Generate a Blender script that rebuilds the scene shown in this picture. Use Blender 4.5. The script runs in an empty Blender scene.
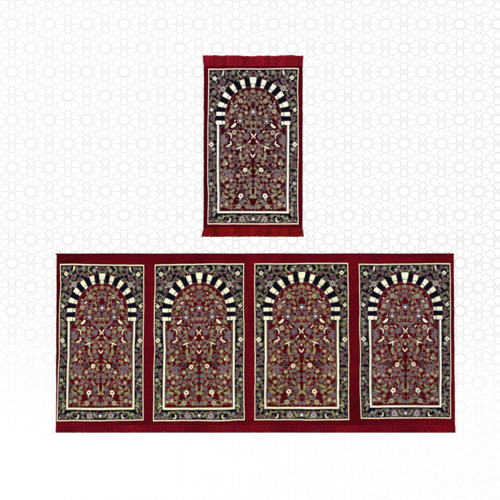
import bpy, math, random
import numpy as np
from mathutils import Vector
random.seed(7); rng = np.random.default_rng(7)
K = 0.006                                  # metres per unit of layout
def W(x, y): return ((x-250.0)*K, (250.0-y)*K)
C = bpy.context.scene.collection
def lin(c):
    c = np.asarray(c, dtype=float)/255.0
    return np.where(c <= .04045, c/12.92, ((c+.055)/1.055)**2.4)

# ------------------------------------------------------------------ materials
def principled(name, rough=1.0, spec=0.1):
    m = bpy.data.materials.new(name); m.use_nodes = True
    nt = m.node_tree; b = nt.nodes['Principled BSDF']
    b.inputs['Roughness'].default_value = rough
    b.inputs['Specular IOR Level'].default_value = spec
    return m, nt, b
def plain(name, rgb, rough=1.0, spec=.1, var=0.0, scale=(300, 300, 300)):
    m, nt, b = principled(name, rough, spec)
    col = tuple(lin(rgb))+(1,)
    if var == 0:
        b.inputs['Base Color'].default_value = col; return m
    tc = nt.nodes.new('ShaderNodeTexCoord'); mp = nt.nodes.new('ShaderNodeMapping')
    mp.inputs['Scale'].default_value = scale
    no = nt.nodes.new('ShaderNodeTexNoise'); no.inputs['Scale'].default_value = 1; no.inputs['Detail'].default_value = 4
    rp = nt.nodes.new('ShaderNodeValToRGB')
    rp.color_ramp.elements[0].position = .3; rp.color_ramp.elements[1].position = .7
    rp.color_ramp.elements[0].color = tuple(np.array(col[:3])*(1-var))+(1,)
    rp.color_ramp.elements[1].color = tuple(np.minimum(1, np.array(col[:3])*(1+var)))+(1,)
    nt.links.new(tc.outputs['Object'], mp.inputs['Vector']); nt.links.new(mp.outputs[0], no.inputs['Vector'])
    nt.links.new(no.outputs['Fac'], rp.inputs['Fac']); nt.links.new(rp.outputs['Color'], b.inputs['Base Color'])
    return m
def pile_material(name):
    m, nt, b = principled(name, 1.0, .06)
    at = nt.nodes.new('ShaderNodeAttribute'); at.attribute_name = 'knots'
    tc = nt.nodes.new('ShaderNodeTexCoord')
    no = nt.nodes.new('ShaderNodeTexNoise'); no.inputs['Scale'].default_value = 260; no.inputs['Detail'].default_value = 3
    mr = nt.nodes.new('ShaderNodeMapRange')
    mr.inputs['From Min'].default_value = .3; mr.inputs['From Max'].default_value = .7
    mr.inputs['To Min'].default_value = .74; mr.inputs['To Max'].default_value = 1.28
    vm = nt.nodes.new('ShaderNodeVectorMath'); vm.operation = 'SCALE'
    nt.links.new(tc.outputs['Object'], no.inputs['Vector']); nt.links.new(no.outputs['Fac'], mr.inputs['Value'])
    nt.links.new(at.outputs['Color'], vm.inputs[0]); nt.links.new(mr.outputs[0], vm.inputs['Scale'])
    nt.links.new(vm.outputs[0], b.inputs['Base Color'])
    return m
PILE = pile_material('woven_pile')

# ------------------------------------------------------------------ object helpers
def meta(o, label=None, cat=None, group=None, kind=None):
    if label: o['label'] = label
    if cat: o['category'] = cat
    if group: o['group'] = group
    if kind: o['kind'] = kind
def link(name, me, mat=None, parent=None):
    o = bpy.data.objects.new(name, me); C.objects.link(o)
    if mat: me.materials.append(mat)
    if parent: o.parent = parent
    return o
def mesh_np(name, co, faces, col=None, smooth=True):
    """co (n,3); faces (m,4) index array; col (n,3) linear"""
    me = bpy.data.meshes.new(name)
    n, m = len(co), len(faces); k = faces.shape[1]
    me.vertices.add(n); me.vertices.foreach_set('co', np.ascontiguousarray(co, dtype=np.float32).ravel())
    me.loops.add(m*k); me.loops.foreach_set('vertex_index', np.ascontiguousarray(faces, dtype=np.int32).ravel())
    me.polygons.add(m); me.polygons.foreach_set('loop_start', np.arange(0, m*k, k, dtype=np.int32))
    try: me.polygons.foreach_set('loop_total', np.full(m, k, dtype=np.int32))
    except Exception: pass
    me.update(calc_edges=True)
    me.polygons.foreach_set('use_smooth', np.full(m, smooth))
    if col is not None:
        a = me.color_attributes.new('knots', 'FLOAT_COLOR', 'POINT')
        rgba = np.ones((n, 4), dtype=np.float32); rgba[:, :3] = col
        a.data.foreach_set('color', rgba.ravel())
    me.validate(); return me
def vnoise(X, Y, sx, sy, seed):
    """smooth value noise"""
    r = np.random.default_rng(seed).random((128, 128))
    x = X/sx; y = Y/sy
    xi = np.floor(x).astype(int); yi = np.floor(y).astype(int)
    fx = x-xi; fy = y-yi; fx = fx*fx*(3-2*fx); fy = fy*fy*(3-2*fy)
    g = lambda a, b: r[b % 128, a % 128]
    return (g(xi, yi)*(1-fx)+g(xi+1, yi)*fx)*(1-fy)+(g(xi, yi+1)*(1-fx)+g(xi+1, yi+1)*fx)*fy

# ------------------------------------------------------------------ the woven design (canonical prayer panel)
CX = 253.1; X0, X1, Y0, Y1 = 207.2, 299.0, 68.2, 225.0
STEP = 0.3
NX = 2*int(round((CX-X0)/STEP))+1; NY = int(round((Y1-Y0)/STEP))+1
xs = np.linspace(X0, X1, NX); ys = np.linspace(Y0, Y1, NY)
HX = (NX+1)//2
GX, GY = np.meshgrid(xs[:HX], ys)           # left half incl. axis
SH = lambda y: CX-(252.35+0.8*(y-90)/125)   # axis correction of field motifs

def design(pal, seed):
    L = {k: lin(v) for k, v in pal.items()}
    img = np.zeros(GX.shape+(3,)); img[:] = L['navy']
    region = np.zeros(GX.shape, dtype=np.int8)       # 0 border 1 outline 2 frame 3 arch 4 field
    R = random.Random(11+seed)
    def paint(d, c, soft=.22, a=1.0, win=None):
        al = np.clip(.5-d/(2*soft), 0, 1)*a
        if win is None: img[:] = img*(1-al[..., None])+np.array(c)*al[..., None]
        else:
            s = img[win]; img[win] = s*(1-al[..., None])+np.array(c)*al[..., None]
    def window(x, y, r):
        i0 = max(0, int((x-r-X0)/STEP)); i1 = min(HX, int((x+r-X0)/STEP)+2)
        j0 = max(0, int((y-r-Y0)/STEP)); j1 = min(NY, int((y+r-Y0)/STEP)+2)
        if i1 <= i0 or j1 <= j0: return None
        return (slice(j0, j1), slice(i0, i1))
    u = CX-GX
    # field area
    cy = 115.3
    rr = np.hypot(u, GY-cy)
    peak = np.clip(1-u/9, 0, 1)*.6
    fin = np.where(GY < cy, rr-(27.7+peak), u-27.9)
    ub = np.clip(27.9+(GY-125.6)*2.2, 27.9, 33.3)
    fin = np.where(GY > 125.6, u-ub, fin)
    field = (fin < 0) & (GY < 211.2)
    region[field] = 4
    img[field] = L['field']
    # ---- arch
    rout = 36.7
    inarch = ((GY < cy) & (rr < rout+.2) & (fin >= 0)) | ((GY >= cy) & (GY < 125.4) & (u < 36.9) & (u >= 27.9))
    key = (u < 4.6-(GY-77.5)*.12) & (GY > 77.4) & (GY < 86) & (fin >= 0)
    region[inarch | key] = 3
    th = np.degrees(np.arctan2(cy-GY, u))
    def block(dsig, rad, rin, ro):
        split = rin+2.9
        d1 = np.maximum(dsig, np.maximum(rad-ro, split+.35-rad))
        d2 = np.maximum(dsig+.25, np.maximum(rad-(split-.35), rin+.25-rad))
        paint(d1, L['cream'], .2); paint(d2, L['cream'], .2)
        # little woven squares on the stones
        g = np.maximum(np.abs(np.abs(dsig+1.25)-.0)-.12, np.maximum(rad-ro+.8, split+1-rad))
        paint(g, L['creamd'], .2, .5)
        g2 = np.maximum(np.abs(rad-(split+ro)/2-.4)-.12, np.abs(dsig+1.9)-1.3)
        paint(g2, L['creamd'], .2, .6)
    for a0, hw in ((72, 3.7), (54, 3.7), (36, 3.8), (18, 3.8)):
        dd = np.radians(np.abs(th-a0)-hw)*rr*.95
        dd = np.where(GY < cy+2, dd, 9)
        block(dd, rr, 27.9, rout)
    for yb in (114.3, 123.1):
        dd = np.abs(GY-yb)-1.85
        block(dd, u, 27.9, 36.9)
    # keystone
    kd = np.maximum(u-(3.7-(GY-77.6)*.2), np.maximum(77.6+np.clip(u-2.6, 0, 3)*.9-GY, GY-84.0))
    paint(kd, L['cream'], .2)
    kd2 = np.maximum(u-(2.0-(GY-84.6)*.14), np.maximum(84.6-GY, GY-88.0)); paint(kd2, L['cream'], .2)
    paint(np.abs(fin)-.18, L['pink'], .25, .65)
    paint(np.maximum(np.abs(fin+.4)-.18, 126-GY), L['grey'], .25, .8)
    # ---- motif primitives
    def blob(x, y, r, c, n=0, amp=.12, ph=0, el=1, ang=0, a=1, soft=.24):
        w = window(x, y, r*el+1.2)
        if w is None: return
        dx = GX[w]-x; dy = -(GY[w]-y)
        t = math.radians(ang); ex = (dx*math.cos(t)+dy*math.sin(t))/el; ey = -dx*math.sin(t)+dy*math.cos(t)
        q = np.hypot(ex, ey); an = np.arctan2(ey, ex)
        paint(q-r*(1+(amp*np.cos(n*an+ph) if n else 0)), c, soft, a, w)
    def stroke(pts, wd, c, a=1, taper=False):
        P = []
        for i in range(len(pts)-1):
            p0 = pts[max(0, i-1)]; p1 = pts[i]; p2 = pts[i+1]; p3 = pts[min(len(pts)-1, i+2)]
            for k in range(6):
                t = k/6
                P.append(tuple(.5*((2*p1[j])+(-p0[j]+p2[j])*t+(2*p0[j]-5*p1[j]+4*p2[j]-p3[j])*t*t+(-p0[j]+3*p1[j]-3*p2[j]+p3[j])*t**3) for j in (0, 1)))
        P.append(pts[-1])
        cx_ = sum(p[0] for p in P)/len(P); cy_ = sum(p[1] for p in P)/len(P)
        rad = max(math.hypot(p[0]-cx_, p[1]-cy_) for p in P)+wd+1
        w = window(cx_, cy_, rad)
        if w is None: return
        d = np.full(GX[w].shape, 99.)
        for i in range(len(P)-1):
            ax, ay = P[i]; bx, by = P[i+1]
            vx, vy = bx-ax, by-ay; l2 = vx*vx+vy*vy+1e-9
            t = np.clip(((GX[w]-ax)*vx+(GY[w]-ay)*vy)/l2, 0, 1)
            ww = wd/2
            if taper: ww = wd/2*(math.sin(math.pi*(.12+.8*(i+.5)/len(P))))
            d = np.minimum(d, np.hypot(GX[w]-ax-t*vx, GY[w]-ay-t*vy)-ww)
        paint(d, c, .2, a, w)
    outer = [0]
    def flower(kind, x, y, r):
        if r > 1.25 and kind in 'GRDBPKL':
            e = L['rimb'] if kind in 'BK' else (L['rimn'] if outer[0] else L['rim'])
            lobes = {'L': 5}.get(kind, 6)
            blob(x, y, r+.25, e, lobes, .13, R.random()*6); blob(x, y, r*.84, L['inner'], lobes, .12, R.random()*6); r *= .72
        elif r > .9 and kind in 'GDBP':
            blob(x, y, r+.1, L['rim'], 5, .1, a=.7); r *= .8
        if kind == 'G':
            blob(x, y, r+.1, L['greend'], 5, .12, R.random()*6); blob(x, y, r*.9, L['green'], 5, .15, R.random()*6)
            blob(x, y, r*.35, L['greend'], a=.7)
        elif kind == 'R':
            blob(x, y, r*1.12, L['greenl'], 8, .08); blob(x, y, r*.5, L['navy'])
        elif kind == 'D':
            blob(x, y, r, L['greenl'], 6, .1); blob(x, y, r*.3, L['greend'], a=.6)
        elif kind == 'B':
            blob(x, y, r+.25, L['grey'], 6, .12, R.random()*6); blob(x, y, r*.62, L['blue'], 6, .1); blob(x, y, r*.22, L['grey'])
        elif kind == 'K':
            blob(x, y, r+.2, L['greyd'], 6, .14, R.random()*6); blob(x, y, r*.7, L['navy'], 4, .15); blob(x, y, r*.3, L['grey'], a=.8)
        elif kind == 'C':
            blob(x, y, r, L['grey'], 8, .1); blob(x, y, r*.66, L['blue'], 8, .08); blob(x, y, r*.32, L['white'])
        elif kind == 'S':
            blob(x, y, r, L['grey'], 8, .32); blob(x, y, r*.5, L['blue'], 8, .1); blob(x, y, r*.2, L['pinkl'])
        elif kind == 'P':
            blob(x, y, r+.1, L['pink'], 6, .16, R.random()*6); blob(x, y, r*.5, L['red'], 5, .1)
        elif kind == 'X':
            blob(x, y, r, L['whitep'], 8, .42); blob(x, y, r*.45, L['pink'], 8, .1); blob(x, y, r*.25, L['red'])
        elif kind == 'W':
            blob(x, y, r, L['cream'], 4, .12); blob(x, y, r*.42, L['red'], 4, .1)
        elif kind == 'O':
            blob(x, y, r, L['cream'], 5, .1, el=1.15, ang=45); blob(x, y, r*.4, L['navy'], el=1.2, ang=45)
        elif kind == 'L':
            blob(x, y, r, L['greend'], 5, .3, .6); blob(x, y, r*.82, L['green'], 5, .3, .6); blob(x, y, r*.3, L['pink'], 3, .3, a=.8)
    def leaf(kind, x, y, l, wd, ang):
        c = {'g': 'green', 'w': 'cream', 'n': 'navy', 'b': 'blue', 'p': 'pink', 'r': 'red', 'k': 'greyd', 'e': 'grey'}[kind]
        t = math.radians(ang); q = l/2
        p0 = (x-math.cos(t)*q, y+math.sin(t)*q); p1 = (x+math.cos(t)*q, y-math.sin(t)*q)
        m = (x+math.sin(t)*wd*.18, y+math.cos(t)*wd*.18)
        if kind == 'w': l *= .9; wd *= .82
        if kind == 'g':
            wd *= .88
            if l > 3.2: stroke([p0, (m[0]+math.sin(t)*.3, m[1]+math.cos(t)*.3), p1], wd*1.12+.55, L['rim'], .8, True)
            stroke([p0, m, p1], wd*1.1+.2, L['greend'], 1, True)
        if kind == 'k': stroke([p0, m, p1], wd*1.1+.3, L['grey'], 1, True)
        stroke([p0, m, p1], wd, L[c], 1, True)
        if kind == 'g' and wd > 1.5: stroke([p0, m, p1], .3, L['greend'], .8)
    F = """R 240 101.3 2.1;G 252.1 91.5 1.7;B 250.8 96.4 1.2;G 245.7 92.8 1.7;G 240.7 94.9 1.3;G 237 97.7 1.5;G 244.2 102.4 1.3;B 235.8 102.1 1.2;
B 230.7 106.9 1.3;R 231.2 111.6 2.1;B 235.8 110.2 1.5;B 240.7 111.3 1.3;D 245.4 113.2 1.6;B 249 103.6 1.1;B 251.2 101 1;C 252.2 112.2 3;
C 239.3 121.4 2.9;R 239.4 115.9 1.8;B 249 118.4 1.7;K 234.6 116.9 1.6;L 246.3 122.9 1.8;G 250.9 122.9 1.6;B 226.5 121.4 1.2;B 242.1 125.6 1.1;
G 244.8 128.6 1.1;B 248.7 130.4 2;G 251.5 128.9 1.2;R 233.4 132.7 2.3;G 239.3 135.8 2;S 245.7 136.4 2.6;K 228 134.8 1.2;B 228 130.7 1.1;
B 233.7 139.6 1.6;S 224 140.9 2.8;S 222.6 137 1.9;K 227.9 151.1 2.1;B 222.2 156.6 1.6;B 222.2 150.2 1.2;B 240.3 140.4 1.3;B 247.2 144 1.2;B 233.4 147.9 1.5;
G 243.9 146.1 1.4;G 250.8 146.4 1.3;B 249 151.5 1.2;G 246.6 155.7 1.7;D 230.3 156.1 1.7;G 230.1 160.8 1.3;K 235.8 160.4 1.9;B 248.7 160.2 1.7;
G 243 162.3 1.3;G 220.9 169.9 1.3;B 225.2 171.4 1.7;L 221.2 177.7 2;D 226.4 179.2 1.5;D 223.1 181.3 1.6;D 227.3 186.4 1.8;G 230.7 166 1.4;
O 244.8 170.2 1.9;B 229.2 171.1 1.6;B 233.1 172 1.1;S 229.7 175.9 2.3;D 237.7 176.1 1.9;B 242.4 175.7 1.2;B 247.2 175.7 1.1;D 231 180.7 1.7;B 242.9 179.8 1.7;
G 247.2 181 1;B 250.4 179.5 1.6;B 250.1 184.6 1.7;B 234.3 185.2 1.6;B 230.7 188 .9;G 237.9 189 1.3;K 235.4 194.8 1.2;O 240.7 196.2 2.1;
B 247.1 192.8 1.8;K 246.3 197.5 1.5;B 242.1 203 1.7;B 248.7 202.1 1.1;R 238.7 206.6 2.3;G 231.3 201.5 1.7;L 247.5 206.7 2.2;B 251.3 207.7 1.5;
D 226.3 204.4 2;G 230.4 206.2 1.1;K 241.2 190 1.2;B 222.3 199.5 2;D 221.4 205.6 1.5;B 222.3 164 1;B 231.3 208.7 .8;B 243.3 185.6 .8;G 222.8 193.4 1;
G 222 145.3 1.1;K 237.5 107.3 1;G 242.6 107 1;K 243.6 117.9 1;G 224.6 116.5 .1;B 236.6 142.2 .9;B 244.2 151.7 1.1;G 234.4 152.5 1.1;B 243.6 158.6 1;B 238.6 164.6 1.1;G 225.4 154.6 1.1;G 250.9 168.6 1;G 240.6 172.8 1;B 226.1 175 1;P 232.6 176.9 .9;P 239 185.1 1;P 250.4 189.8 .1;G 244.9 175.6 .8"""
    Fl = """w 244.1 97.9 2.2 .9 40;g 234.2 103.2 2.6 1 60;w 234.9 106.6 3.2 1.3 25;w 231.2 103.9 2.2 .9 -40;g 245.7 107.8 3.6 1.5 -70;g 248.2 104.6 2.5 .9 65;
g 229.8 117.6 3.4 1.2 60;w 232.8 125.9 5.2 2.7 42;w 234.2 121.2 2 .8 50;g 225.9 126.4 4.8 2 60;k 237.2 128 4 1.4 30;g 238.7 131.4 3 1.2 -20;w 242.7 131.7 2.8 1 -50;
w 249 141.6 2.6 1.3 50;g 238.5 144.2 4.2 2.2 10;n 236.4 151 3.6 1.6 45;g 240.9 156.2 6.4 2.5 -80;g 246.9 150 3.4 1.3 -60;w 252.2 149.7 2 .8 90;g 224.3 162.6 6 2.7 75;
w 226.6 163.9 2.6 1.3 60;g 247.5 165.4 3 1.6 30;k 237 168.5 5 3 45;n 238 169 3.4 1.4 45;g 249.8 172.9 3.8 2 -60;g 234.9 181 3.2 1.2 -50;g 239.1 180.7 3.6 1.4 70;
g 245.7 187.2 4.4 1.8 -60;g 232 191 4.6 2.2 30;g 231 194.6 4.2 2.2 -15;g 233.6 196 4.6 1.9 60;g 250.9 192 6.4 1.5 -86;g 251.2 196.6 3.4 2.2 30;g 244.8 200.9 3 1.3 -20;
n 237.4 201.6 3.2 1.3 -40;k 222.5 188.8 3.8 1.8 -45;g 226.4 191.6 3.8 1.8 -50;g 225.2 196.3 5.4 2.3 -18;w 240 199.6 2.4 .8 75;e 242 128 2 .8 20;g 227 106 .1 .1 0;
g 243.2 164.6 3 1.1 15;g 229 146.8 2.6 1 30;e 246.9 98.6 2.2 .8 60;g 248.8 98.4 2 .9 -60;e 224.6 133.2 2.6 .9 30;g 236.3 113.4 2.2 .9 40;r 252 118 3 .9 90;g 225.2 168 2.4 .9 20;g 233.4 165.4 2.2 .9 -60;g 240.6 150.6 2.8 1 -70;g 222.5 174 2.4 .9 35;k 226.6 200.2 2.6 1 -30;g 235.2 208.4 3 1 20"""
    items = []
    for s in F.replace('\n', '').split(';'):
        k, x, y, r = s.split(); y = float(y); items.append((k, float(x)+SH(y), y, float(r)))
    litems = []
    for s in Fl.replace('\n', '').split(';'):
        k, x, y, l, w_, a_ = s.split(); y = float(y); litems.append((k, float(x)+SH(y), y, float(l), float(w_), float(a_)))
    # vines of the field
    pts = [(i[1], i[2]) for i in items]
    done = set()
    for i, p in enumerate(pts):
        near = sorted(range(len(pts)), key=lambda j: math.hypot(pts[j][0]-p[0], pts[j][1]-p[1]))[1:5]
        for n_, j in enumerate(near):
            if (j, i) in done or (i, j) in done: continue
            done.add((i, j)); q = pts[j]; b_ = R.uniform(-.28, .28)
            mx = (p[0]+q[0])/2-(q[1]-p[1])*b_; my = (p[1]+q[1])/2+(q[0]-p[0])*b_
            stroke([p, (mx, my), q], .42, L['vine'] if R.random() < .8 else L['green'], .9)
    for k in range(160):                       # tiny buds filling the ground
        x = R.uniform(219.5, 253); y = R.uniform(90, 210)
        blob(x, y, R.uniform(.35, .8), L[R.choice(['vine', 'greend', 'grey', 'vine', 'greyd', 'blue', 'green'])], el=R.uniform(1, 1.8), ang=R.uniform(0, 180), a=.85)
    for it in litems: leaf(*it)
    for it in items: flower(*it)
    s = SH(135)
    cw = L['cream']
    stroke([(250.0+s, 133.3), (252.2+s, 136.8)], .95, cw, 1, True); stroke([(252.2+s, 136.8), (250.9+s, 138.4)], .7, cw)
    stroke([(226.8+s, 133.1), (229.5+s, 134), (230.7+s, 136.4), (230.4+s, 138.8)], .95, cw, 1, True)
    stroke([(226.0+s, 146.7), (230.4+s, 144.2)], 1.2, cw, 1, True); stroke([(230.0+s, 141.6), (231+s, 144.3)], .9, cw)
    stroke([(236.4+s, 148.7), (241.8+s, 146.5)], 1.1, cw, 1, True); stroke([(239.9+s, 147.6), (240.9+s, 150.3)], .8, cw)
    stroke([(250.6+s, 154.4), (252.3+s, 157)], .95, cw)
    # clip the field drawing to the field, then repaint what lies outside
    keep = img.copy()
    fin2 = field
    img[~fin2] = L['navy']
    # arch again outside the field
    for a0, hw in ((72, 3.75), (54, 3.75), (36, 3.85), (18, 3.85)):
        dd = np.radians(np.abs(th-a0)-hw)*rr*.95; dd = np.where(GY < cy+2, dd, 9)
        dd = np.where(fin2, 9, dd); block(dd, rr, 27.9, rout)
    for yb in (114.3, 123.1):
        block(np.where(fin2, 9, np.abs(GY-yb)-1.85), u, 28.0, 36.9)
    paint(kd, L['cream'], .2); paint(kd2, L['cream'], .2)
    paint(np.abs(kd+1.2)-.1, L['creamd'], .2, .4)
    paint(np.where(GY < 126, np.abs(fin)-.2, 9), L['pink'], .25, .7)
    paint(np.where((GY > 125.6) & (GY < 211), np.abs(fin-.1)-.2, 9), L['grey'], .25, .55)
    # ---- border motifs
    arch_zone = inarch | key
    safe = img.copy()
    Bd = """G 212 73 1.3;P 216.8 72.6 1.3;W 214.2 78.4 1.9;G 218.8 78.2 1.5;G 210.2 81.6 1.1;P 222.4 82 2.4;P 226.4 77.6 1.2;P 230.8 78.4 1.2;P 213.6 85.2 2;
G 218.6 86 1.6;P 229 84.2 2;L 232.9 73.1 2.4;P 225 71.8 1.1;X 222.8 88.9 2.4;D 244.4 74.8 2;P 252.2 73.6 2.1;P 235.4 79.2 1.3;L 213.7 92.3 2.3;P 219.2 93.7 1.2;
P 209.6 87.1 .9;P 209.6 93.6 .9;P 215.4 88.6 1;P 212.7 98.5 1.2;B 216.9 101.2 1.2;G 213.4 104.4 1.9;P 209.6 103.9 .9;W 211.4 110.2 1.6;P 215 108.5 1.1;
P 213.3 114.2 1.1;P 212.2 119 1.9;P 214.6 122.8 1;L 212.3 128.6 2.4;P 215.4 129.8 .9;P 209.7 132.2 1;L 212.6 135.8 2.5;P 212.6 140 1.2;W 211.6 144.4 2.1;
D 213.5 149.2 2;P 210.3 152 1.5;P 210.1 157.2 1.2;P 214.5 159.3 1.7;P 210.9 163 1.2;P 212.3 167 2.2;P 215.4 163.3 .9;G 210.8 174.2 1.9;P 215 173.5 1.1;
P 214.1 178.3 1.6;D 211.4 183.9 2;P 215.8 182.6 1;G 213.9 187 1.2;G 210.4 189 1.6;B 215.2 190.2 1;L 212.4 199.4 2.5;P 215.8 204.2 1.2;P 209.9 208.3 1.1;
P 213.7 220.4 1.8;P 210 215.2 1.1;D 219.4 218.1 1.5;G 217.2 221.4 1;G 234.5 216.4 1.6;G 234.5 220.9 1.3;X 241.7 219.4 2.5;P 242.2 215.2 .9;P 252.9 219.2 2.3;
P 238 216.6 .8;P 237.5 222 .8;P 225.4 221.6 .9;P 230.5 215 .8;G 245.1 221.6 .9;P 249.6 215.6 .9;P 247.8 73.6 1;G 249.4 76.8 .9;G 221.4 75.9 1;P 218 75.4 .7;G 226 74.2 1;G 226 86.4 1.1;P 217.4 90 1;G 237.7 77.9 .7;
G 216 81.9 .9;P 219.4 84.2 .8;G 210.3 76.2 .9;P 229.5 73.6 1;G 209.9 101 .7;P 219.6 98 .9;B 214.6 117 .7;G 209.9 126.4 .7;P 209.8 148 .8;G 210 193.6 .8;P 214.4 195 .9"""
    Bl = """w 222.4 73.4 4.6 1.7 80;w 219.2 91.2 2 .9 40;g 210.6 98.2 3 1.1 60;g 215 99.4 2.8 1.2 -50;g 217.6 96 2.4 1 50;g 210 107.4 2.6 1.1 -30;g 210.1 114.4 3 1.1 -55;
g 211.4 124 3.4 1.5 -25;e 213.8 154.8 3.6 1.3 35;r 211.6 192.5 3.4 1.4 15;g 213.4 209 5.4 2.5 75;w 215.7 209.8 1.8 1 0;g 214 214.4 4.4 1.5 70;g 210.4 221 2.4 1.1 60;
g 222.4 217.6 4.6 1.5 65;g 224.4 216.2 2.6 1 0;g 248 218.4 5.4 2 -50;g 246.6 216.4 2.8 1 -40;g 228 215.8 3.6 1 10;w 246.6 71.6 2.6 1 10;g 237.9 81.1 2.8 1.3 60;r 229.6 83 3 1.2 30;g 227.4 85.8 2.6 1.1 30;
p 234.2 80.2 2.6 1 60;g 232 83.6 2.2 .9 -30;g 216.4 104.6 2.6 1 60;r 212.3 139.6 2 .9 40;g 209.9 141 2 .8 80;g 215.6 154 2.2 .9 80;g 209.8 169.4 2.2 .9 70;g 215.2 168 2.4 .9 -60;e 209.9 179 2.6 1 70;g 213.2 203.6 3 1 40;e 210.2 204 2.4 .9 -60;g 224.6 79.8 2 .9 -50;p 216.2 212 1.6 .8 40;g 221.2 221.6 2.6 .9 -20"""
    bi = []
    for s_ in Bd.replace('\n', '').split(';'):
        k, x, y, r = s_.split(); bi.append((k, float(x), float(y), float(r)))
    for i, p in enumerate(bi):
        near = sorted(range(len(bi)), key=lambda j: math.hypot(bi[j][1]-p[1], bi[j][2]-p[2]))[1:3]
        for j in near:
            q = bi[j]; b_ = R.uniform(-.3, .3)
            stroke([(p[1], p[2]), ((p[1]+q[1])/2-(q[2]-p[2])*b_, (p[2]+q[2])/2+(q[1]-p[1])*b_), (q[1], q[2])], .42, L[R.choice(['vineb', 'green', 'vineb'])], .85)
    for s_ in Bl.replace('\n', '').split(';'):
        k, x, y, l, w_, a_ = s_.split(); leaf(k, float(x), float(y), float(l), float(w_), float(a_))
    outer[0] = 1; L['inner'] = L['navy']; L['pink'] = L['pinkn']
    for it in bi: flower(*it)
    for k in range(170):
        x, y = (R.uniform(209, 217), R.uniform(70, 222)) if k < 85 else (R.uniform(217, 252), R.choice([R.uniform(71, 80), R.uniform(214.5, 222)]))
        blob(x, y, R.uniform(.3, .6), L[R.choice(['vineb', 'greend', 'grey'])], el=R.uniform(1, 1.8), ang=R.uniform(0, 180), a=.8)
    stroke([(239.1, 71.1), (237.7, 73.5), (239.1, 76.2), (241.5, 77.5)], 1.3, L['green'])
    stroke([(238.2, 77), (241.8, 79.2), (244.7, 78.4)], 1, L['red'])
    blob(252.9, 73.6, .9, L['navy'], el=1.5, ang=90)
    blob(252.9, 219.2, 1.0, L['white'])
    stroke([(229.6, 218), (230.2, 219.9), (229.3, 221.7), (227.2, 221.6)], 1.1, cw, 1, True)
    mask = arch_zone | field
    img[mask] = safe[mask]
    # ---- frame and outline
    inframe = (u >= 34.05) & (u <= 35.85) & (GY > 125.4) & (GY < 213.3) | (u < 35.95) & (GY > 211.3) & (GY < 213.3)
    region[inframe] = 2; img[inframe] = L['cream']
    dark = ((u > 33.35) & (u < 33.9) & (GY > 126) & (GY < 211.2)) | ((u < 33.9) & (GY > 210.7) & (GY < 211.2)) | ((u > 35.95) & (u < 36.5) & (GY > 125.4) & (GY < 214)) | ((u < 36.6) & (GY > 213.3) & (GY < 214.1))
    img[dark] = img[dark]*.25+L['navy']*.75
    out = (GX < X0+1.45) | (GY < Y0+1.5) | (GY > Y1-1.6)
    region[out] = 1; img[out] = L['outline']
    nxt = ((GX < X0+1.9) | (GY < Y0+1.95) | (GY > Y1-2.05)) & ~out
    img[nxt] = L['navy']
    # neighbouring yarns mix a little
    for _ in range(2):
        p = np.pad(img, ((1, 1), (1, 1), (0, 0)), mode='edge'); p[:, -1] = p[:, -3]
        img = (p[1:-1, 1:-1]*2+p[:-2, 1:-1]+p[2:, 1:-1]+p[1:-1, :-2]+p[1:-1, 2:])/6
    # mirror
    full = np.concatenate([img, img[:, :-1][:, ::-1]], axis=1)
    reg = np.concatenate([region, region[:, :-1][:, ::-1]], axis=1)
    return full, reg

small_pal = dict(navy=(8, 8, 20), field=(60, 1, 8), cream=(242, 236, 220), creamd=(206, 190, 176), outline=(232, 206, 190), white=(245, 245, 245), whitep=(184, 174, 168), rim=(152, 118, 106), rimb=(116, 106, 112), inner=(34, 6, 12), rimn=(112, 104, 104),
    green=(150, 151, 120), greenl=(178, 178, 150), greend=(74, 66, 44), grey=(126, 118, 120), greyd=(60, 52, 60), blue=(56, 62, 72),
    pink=(128, 80, 90), pinkn=(112, 66, 76), pinkl=(190, 150, 160), red=(112, 26, 40), vine=(146, 96, 94), vineb=(112, 92, 96))
big_pal = dict(small_pal, field=(80, 2, 11), cream=(240, 233, 196), outline=(228, 214, 182), green=(144, 152, 102), greenl=(176, 180, 138), greend=(66, 66, 34),
    pink=(128, 82, 96), vine=(148, 96, 92), grey=(112, 106, 112), navy=(8, 8, 22))
REGN = {0: 'floral_border', 1: 'outline_stripe', 2: 'niche_frame', 3: 'striped_arch', 4: 'niche_field'}

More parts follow.
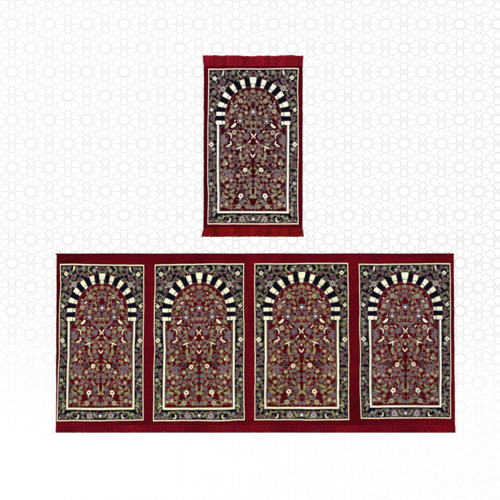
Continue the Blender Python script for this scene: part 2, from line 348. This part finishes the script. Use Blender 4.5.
FX, FY = np.meshgrid(xs, ys)
def jag(v, s, seed): return (vnoise(v, v*0+seed*3.7, s, 1, seed)-.5)
def panel(des, quad, z0, parent, seed, gain=1.0):
    """quad: TL TR BR BL layout corners"""
    img, reg = des
    U = (FX-X0)/(X1-X0); V = (FY-Y0)/(Y1-Y0)
    q = np.array(quad, dtype=float)
    px = (q[0, 0]*(1-U)+q[1, 0]*U)*(1-V)+(q[3, 0]*(1-U)+q[2, 0]*U)*V
    py = (q[0, 1]*(1-U)+q[1, 1]*U)*(1-V)+(q[3, 1]*(1-U)+q[2, 1]*U)*V
    # weave never runs dead straight
    px = px+(vnoise(px, py, 30, 22, seed)-.5)*.9+(vnoise(px, py, 400, 7, seed+1)-.5)*.28
    py = py+(vnoise(px, py, 24, 30, seed+2)-.5)*.9+(vnoise(px, py, 6, 400, seed+3)-.5)*.28
    r = np.random.default_rng(seed)
    z = z0+(vnoise(px, py, .8, .8, seed+4)-.5)*.0007+(vnoise(px, py, 9, 5, seed+5)-.5)*.0010
    z = z+np.where(reg == 1, .0004, 0)+np.where(reg == 2, .0004, 0)
    edge = np.minimum(np.minimum(U*NX, (1-U)*NX), np.minimum(V*NY, (1-V)*NY))
    z = np.where(edge < 1.5, z0-.0035, z)
    col = img*(1+(r.random(img.shape[:2])[..., None]-.5)*np.where(img.mean(-1, keepdims=True) > .4, .2, .5))
    col = col*(1+(vnoise(px, py, 14, 40, seed+6)[..., None]-.5)*.22)*(1+(vnoise(px, py, 60, 1.3, seed+7)[..., None]-.5)*.22)*gain
    col = np.clip(col, 0, .93)
    co = np.stack([(px-250)*K, (250-py)*K, z], -1).reshape(-1, 3)
    idx = np.arange(NX*NY).reshape(NY, NX)
    quads = np.stack([idx[:-1, :-1], idx[1:, :-1], idx[1:, 1:], idx[:-1, 1:]], -1)
    fr = reg[:-1, :-1]
    fr = np.concatenate([reg[:-1, :HX-1], reg[:-1, 1:][:, HX-1:]], axis=1)   # mirrored choice
    base = None
    for k in (0, 1, 2, 3, 4):
        f = quads[fr == k]
        uq, inv = np.unique(f.ravel(), return_inverse=True)
        me = mesh_np(REGN[k], co[uq], inv.reshape(-1, 4), col.reshape(-1, 3)[uq])
        if k == 0: base = link('prayer_panel', me, PILE, parent)
        else: link(REGN[k], me, PILE, base)
    return base

def rug_body(name, quad, step, z0, parent, rgb, seed, wob=.35):
    q = np.array(quad, dtype=float)
    w = abs(q[1, 0]-q[0, 0]); h = abs(q[3, 1]-q[0, 1])
    nx = int(w/step); ny = int(h/step)
    U, V = np.meshgrid(np.linspace(0, 1, nx), np.linspace(0, 1, ny))
    px = (q[0, 0]*(1-U)+q[1, 0]*U)*(1-V)+(q[3, 0]*(1-U)+q[2, 0]*U)*V
    py = (q[0, 1]*(1-U)+q[1, 1]*U)*(1-V)+(q[3, 1]*(1-U)+q[2, 1]*U)*V
    px = px+(vnoise(px*0, py, 9, 9, seed)-.5)*wob+(vnoise(px*0+5, py, 2, 1.5, seed+1)-.5)*.25
    py = py+(vnoise(px, py*0, 14, 9, seed+2)-.5)*wob
    d = np.minimum(np.minimum(U*w, (1-U)*w), np.minimum(V*h, (1-V)*h))
    z = z0*np.sqrt(np.clip(1-np.clip(1-(d)/1.0, 0, 1)**2, 0, 1))+(vnoise(px, py, .9, .9, seed+3)-.5)*.0009*(d > .5)
    z = z+.0006
    base = lin(rgb)
    col = np.ones(U.shape+(3,))*base
    col = col*(1+(rng.random(U.shape)[..., None]-.5)*.30)*(1+(vnoise(px, py, 11, 45, seed+4)[..., None]-.5)*.55)*(1+(vnoise(px, py, 70, 60, seed+9)[..., None]-.5)*.5)
    col = col*(1+(vnoise(px, py, 50, 1.6, seed+5)[..., None]-.5)*.3)
    co = np.stack([(px-250)*K, (250-py)*K, z], -1).reshape(-1, 3)
    idx = np.arange(nx*ny).reshape(ny, nx)
    f = np.stack([idx[:-1, :-1], idx[1:, :-1], idx[1:, 1:], idx[:-1, 1:]], -1).reshape(-1, 4)
    # skirt down to the floor on the outside
    me = mesh_np(name, co, f, col.reshape(-1, 3))
    return link(name, me, PILE, parent)

def fringe(name, x0, x1, yroot, ytip, flare0, flare1, rgb, parent, seed, n, wave=.5, rad=.16, curl=.25, rgb2=None, lift=.006, cross=0.0, even=.035):
    """a row of spun threads"""
    R = np.random.default_rng(seed)
    vs, fs, cs = [], [], []
    S = 9
    base = lin(rgb)
    ca = np.array([0, 1, 2, 3])*math.pi/2+math.pi/4
    tw = R.random()*6
    for i in range(n):
        t = (i+R.uniform(-.4, .4))/(n-1); t = min(1, max(0, t))
        xr = x0+(x1-x0)*t
        fl = flare0*max(0, 1-t*14)**1.3+flare1*max(0, 1-(1-t)*14)**1.3
        ln = (ytip-yroot)*(1+R.uniform(-even, even))
        ln += float(np.sign(ytip-yroot))*wave*(math.sin(t*23+tw)*.35+math.sin(t*57+tw*2)*.2+math.sin(t*9.3)*.45)
        dx = float(R.normal(0, .3))+math.sin(t*140+tw)*curl
        br = R.uniform(.8, 1.2)*(1+.25*math.sin(t*17+tw)*math.sin(t*41)) if even > .02 else R.uniform(.9, 1.1)*(1+.2*math.sin(t*17+tw)*math.sin(t*41)); ph = R.uniform(0, 6)
        zl = R.uniform(.2, 1.0)
        prev = None
        for k in range(S):
            s = k/(S-1)
            X = xr+fl*s+dx*s*s+math.sin(s*5+ph)*.10
            Y = yroot+ln*s
            Z = (.0015+lift*zl*(math.sin(math.pi*min(1, s*1.02))*.55+(1-s)*.55))
            r_ = rad*(1.05-.45*s)
            for a in ca:
                vs.append(((X+math.cos(a)*r_-250)*K, (250-Y)*K, max(.0006, Z+math.sin(a)*r_*K)))
                m = br*(1+cross*math.sin(s*16+math.sin(t*31)*.6))
                cs.append(base*m)
            if prev is not None:
                for j in range(4):
                    fs.append((prev+j, prev+(j+1) % 4, prev+4+(j+1) % 4, prev+4+j))
            prev = len(vs)-4
    me = mesh_np(name, np.array(vs), np.array(fs), np.array(cs))
    return link(name, me, PILE, parent)

def empty(name, x, y):
    o = bpy.data.objects.new(name, None); C.objects.link(o)
    o.empty_display_size = .1; return o

# ------------------------------------------------------------------ single rug
small = design(small_pal, 1)
rug1 = empty('prayer_rug', 253, 146)
meta(rug1, 'small single prayer rug with one arched niche and crimson fringes, lying above the wide rug', 'rug')
rug_body('pile_ground', [(203.9, 63.5), (302.7, 63.5), (302.5, 228.6), (203.5, 228.6)], .5, .008, rug1, (80, 2, 14), 40)
panel(small, [(207.6, 68.3), (299.0, 68.0), (298.8, 224.9), (207.1, 224.9)], .0105, rug1, 101)
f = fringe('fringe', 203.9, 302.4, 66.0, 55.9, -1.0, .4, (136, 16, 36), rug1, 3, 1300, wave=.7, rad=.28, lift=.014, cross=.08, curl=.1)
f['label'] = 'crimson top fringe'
f = fringe('fringe', 204.2, 302.2, 227.6, 236.6, -2.9, 1.4, (128, 14, 18), rug1, 4, 1200, wave=.15, rad=.27, lift=.010, cross=.06, curl=.1)  # redder than the top fringe: a difference in light sheen put into colour
f['label'] = 'bottom fringe, light sheen painted as brick red, flaring at its ends'

# ------------------------------------------------------------------ wide rug with four niches
rug2 = empty('prayer_rug', 255, 343)
meta(rug2, 'wide prayer rug with four arched niches in a row, lying below the single rug', 'rug')
rug_body('pile_ground', [(56.7, 254.2), (453.8, 254.0), (455.0, 425.6), (55.9, 425.6)], .6, .008, rug2, (90, 3, 16), 60)
PQ = [[(60.1, 263.5), (145.0, 263.9), (143.9, 421.0), (56.9, 421.5)],
      [(154.2, 264.2), (244.2, 262.7), (245.1, 421.0), (152.9, 421.8)],
      [(253.8, 262.9), (348.7, 262.4), (349.9, 420.3), (254.2, 420.3)],
      [(358.1, 263.3), (450.9, 262.6), (451.2, 418.9), (359.9, 419.3)]]
TINT = [dict(), dict(), dict(green=(150, 152, 92), greenl=(184, 182, 126)), dict(green=(140, 146, 112), greenl=(172, 174, 146), cream=(238, 232, 208))]
for i, q in enumerate(PQ): panel(design(dict(big_pal, **TINT[i]), 2+i), q, .0105, rug2, 200+i*17, (1.0, 1.0, .97, .95)[i])  # last two panels darkened in colour for weaker light towards the right
f = fringe('fringe', 56.2, 454.9, 425.0, 432.6, -.2, .1, (116, 8, 26), rug2, 5, 4200, wave=.04, rad=.3, lift=.008, cross=.26, curl=.05, even=.012)
f['label'] = 'lighter red bottom fringe'
# rolled hem along the top edge
def hem(x0, x1, y, r, rgb, parent):
    vs, fs, cs = [], [], []
    n = 500; m = 8
    for i in range(n):
        t = i/(n-1); x = x0+(x1-x0)*t
        yy = y+math.sin(t*31)*.08+random.uniform(-.04, .04)
        for j in range(m):
            a = 2*math.pi*j/m
            vs.append(((x-250)*K, (250-yy+math.cos(a)*r)*K, .0062+math.sin(a)*r*K*.9)); cs.append(lin(rgb)*random.uniform(.8, 1.2))
        if i:
            for j in range(m):
                a0 = (i-1)*m; fs.append((a0+j, a0+(j+1) % m, a0+m+(j+1) % m, a0+m+j))
    return link('rolled_hem', mesh_np('rolled_hem', np.array(vs), np.array(fs), np.array(cs)), PILE, parent)
hem(55.7, 453.9, 254.1, .6, (78, 2, 16), rug2)

# ------------------------------------------------------------------ backdrop floor printed with a star lattice
ax, ay = 37.33/2.351, 23.9/1.618
PX, PY, ROW = 37.33, 23.9, None
def chaikin(p, n=2):
    for _ in range(n):
        q = []
        for i in range(len(p)):
            a = p[i]; b = p[(i+1) % len(p)]
            q += [(a[0]*.75+b[0]*.25, a[1]*.75+b[1]*.25), (a[0]*.25+b[0]*.75, a[1]*.25+b[1]*.75)]
        p = q
    return p
def ngon(cx, cy, r, n=8, ph=0): return [(cx+r*math.cos(ph+2*math.pi*i/n), cy+r*math.sin(ph+2*math.pi*i/n)) for i in range(n)]
cells = []          # in units of a
cells.append(chaikin([(r*math.cos(math.radians(18*k)), r*math.sin(math.radians(18*k))) for k in range(20) for r in [(.325 if k % 2 else .285)]], 1))
pet = [(.385, 0), (.55, .150), (.80, .240), (.965, .195), (.965, -.195), (.80, -.240), (.55, -.150)]
for k in range(10):
    t = math.radians(18+36*k)
    cells.append(chaikin([(p[0]*math.cos(t)-p[1]*math.sin(t), p[0]*math.sin(t)+p[1]*math.cos(t)) for p in pet], 1))
    t2 = math.radians(36*k)
    cells.append(chaikin([(a*math.cos(t2)-b*math.sin(t2), a*math.sin(t2)+b*math.cos(t2)) for a, b in ((.385, .075), (.385, -.075), (.52, 0))], 1))
vert = [(1.0515*math.cos(math.radians(36*k)), 1.0515*math.sin(math.radians(36*k)), 0.075 if k in (0, 5) else .135) for k in range(10)]
hx, hy = 1.1756, 0.0
for sg in (1, -1):
    cells.append(chaikin([(hx+p[1], sg*p[0]) for p in ((.05, 0), (.22, .125), (.40, .2), (.573, .19), (.573, -.19), (.40, -.2), (.22, -.125))]))
V, Fc, Mi = [], [], []
seen = set()
def addcell(poly, cx, cy):
    b = len(V)
    mx_ = sum(p[0] for p in poly)/len(poly); my_ = sum(p[1] for p in poly)/len(poly)
    poly = [(mx_+(p[0]-mx_)*.96, my_+(p[1]-my_)*.96) for p in poly]
    for x, y in poly:
        X, Y = W(cx+x*ax, cy-y*ay); V.append((X, Y, .00025))
    Fc.append(tuple(range(b, b+len(poly)))); Mi.append(1)
for n in range(-6, 27):
    for m in range(-4, 18):
        cx = 12.1+PX*m+(PX/2 if n % 2 else 0); cy = 24.2+PY*n
        for c in cells: addcell(c, cx, cy)
        for x, y, r in vert:
            key = (round((cx+x*ax)/1.5), round((cy-y*ay)/1.5))
            if any((key[0]+i, key[1]+j) in seen for i in (-1, 0, 1) for j in (-1, 0, 1)): continue
            seen.add(key); addcell(ngon(x, y, r*1.04, 5, math.atan2(y, x)+math.pi), cx, cy)
b = len(V)
V += [(-9, -9, 0), (9, -9, 0), (9, 9, 0), (-9, 9, 0)]
Fc.append((b, b+1, b+2, b+3)); Mi.append(0)
me = bpy.data.meshes.new('floor'); me.from_pydata(V, [], Fc); me.update()
# ink: pale grey print that runs out towards the foot and past the printed sheet
def ink():
    m, nt, bs = principled('pale_print_ink', 1.0, 0.0)
    tc = nt.nodes.new('ShaderNodeTexCoord'); sp = nt.nodes.new('ShaderNodeSeparateXYZ')
    nt.links.new(tc.outputs['Object'], sp.inputs[0])
    mr = nt.nodes.new('ShaderNodeMapRange'); mr.interpolation_type = 'SMOOTHSTEP'
    mr.inputs['From Min'].default_value = (250-465)*K; mr.inputs['From Max'].default_value = (250-265)*K
    no = nt.nodes.new('ShaderNodeTexNoise'); no.inputs['Scale'].default_value = 14; no.inputs['Detail'].default_value = 5
    nt.links.new(tc.outputs['Object'], no.inputs['Vector'])
    nr = nt.nodes.new('ShaderNodeMapRange'); nr.inputs['To Min'].default_value = .85; nr.inputs['To Max'].default_value = 1.15
    nt.links.new(no.outputs['Fac'], nr.inputs['Value'])
    mu = nt.nodes.new('ShaderNodeMath'); mu.operation = 'MULTIPLY'; mu.use_clamp = True
    mx = nt.nodes.new('ShaderNodeMix'); mx.data_type = 'RGBA'
    # the print ends well outside the rugs
    ln = nt.nodes.new('ShaderNodeVectorMath'); ln.operation = 'LENGTH'; nt.links.new(tc.outputs['Object'], ln.inputs[0])
    er = nt.nodes.new('ShaderNodeMapRange'); er.inputs['From Min'].default_value = 2.2; er.inputs['From Max'].default_value = 2.5
    er.inputs['To Min'].default_value = 1; er.inputs['To Max'].default_value = 0
    em = nt.nodes.new('ShaderNodeMath'); em.operation = 'MULTIPLY'
    nt.links.new(ln.outputs['Value'], er.inputs['Value']); nt.links.new(er.outputs[0], em.inputs[1])
    nt.links.new(sp.outputs['Y'], mr.inputs['Value']); nt.links.new(mr.outputs[0], mu.inputs[0]); nt.links.new(nr.outputs[0], mu.inputs[1])
    nt.links.new(mu.outputs[0], em.inputs[0]); nt.links.new(em.outputs[0], mx.inputs['Factor'])
    mx.inputs['A'].default_value = (.868, .868, .868, 1); mx.inputs['B'].default_value = (.732, .732, .732, 1)
    nt.links.new(mx.outputs['Result'], bs.inputs['Base Color'])
    return m
me.materials.append(ink())
wm, _, wb = principled('white_sheet', 1.0, 0.0); wb.inputs['Base Color'].default_value = (.90, .90, .90, 1)
me.materials.append(wm)
me.polygons.foreach_set('material_index', Mi)
fl = bpy.data.objects.new('floor', me); C.objects.link(fl); meta(fl, kind='structure')

# ------------------------------------------------------------------ light
w = bpy.data.worlds.new('World'); bpy.context.scene.world = w; w.use_nodes = True
bg = w.node_tree.nodes['Background']; bg.inputs['Color'].default_value = (1, 1, 1, 1); bg.inputs['Strength'].default_value = .86
def area(loc, size, power):
    l = bpy.data.lights.new('softbox', 'AREA'); l.shape = 'SQUARE'; l.size = size; l.energy = power; l.color = (1, 1, 1)
    o = bpy.data.objects.new('softbox', l); C.objects.link(o); o.location = loc
    o.rotation_euler = (Vector((0, 0, 0))-Vector(loc)).to_track_quat('-Z', 'Y').to_euler()
    return o
area((-3.2, 3.4, 13.0), 3.0, 620)

# ------------------------------------------------------------------ camera
cd = bpy.data.cameras.new('camera'); cam = bpy.data.objects.new('camera', cd); C.objects.link(cam)
H = 8.0
cam.location = (0, 0, H); cam.rotation_euler = (0, 0, 0)
cd.sensor_fit = 'HORIZONTAL'; cd.sensor_width = 36
cd.lens = 36*H/(500*K); cd.clip_end = 100
s = bpy.context.scene; s.camera = cam
s.view_settings.view_transform = 'Standard'; s.view_settings.look = 'None'
s.view_settings.exposure = 0; s.view_settings.gamma = 1
s.render.resolution_x = 1024; s.render.resolution_y = 1024
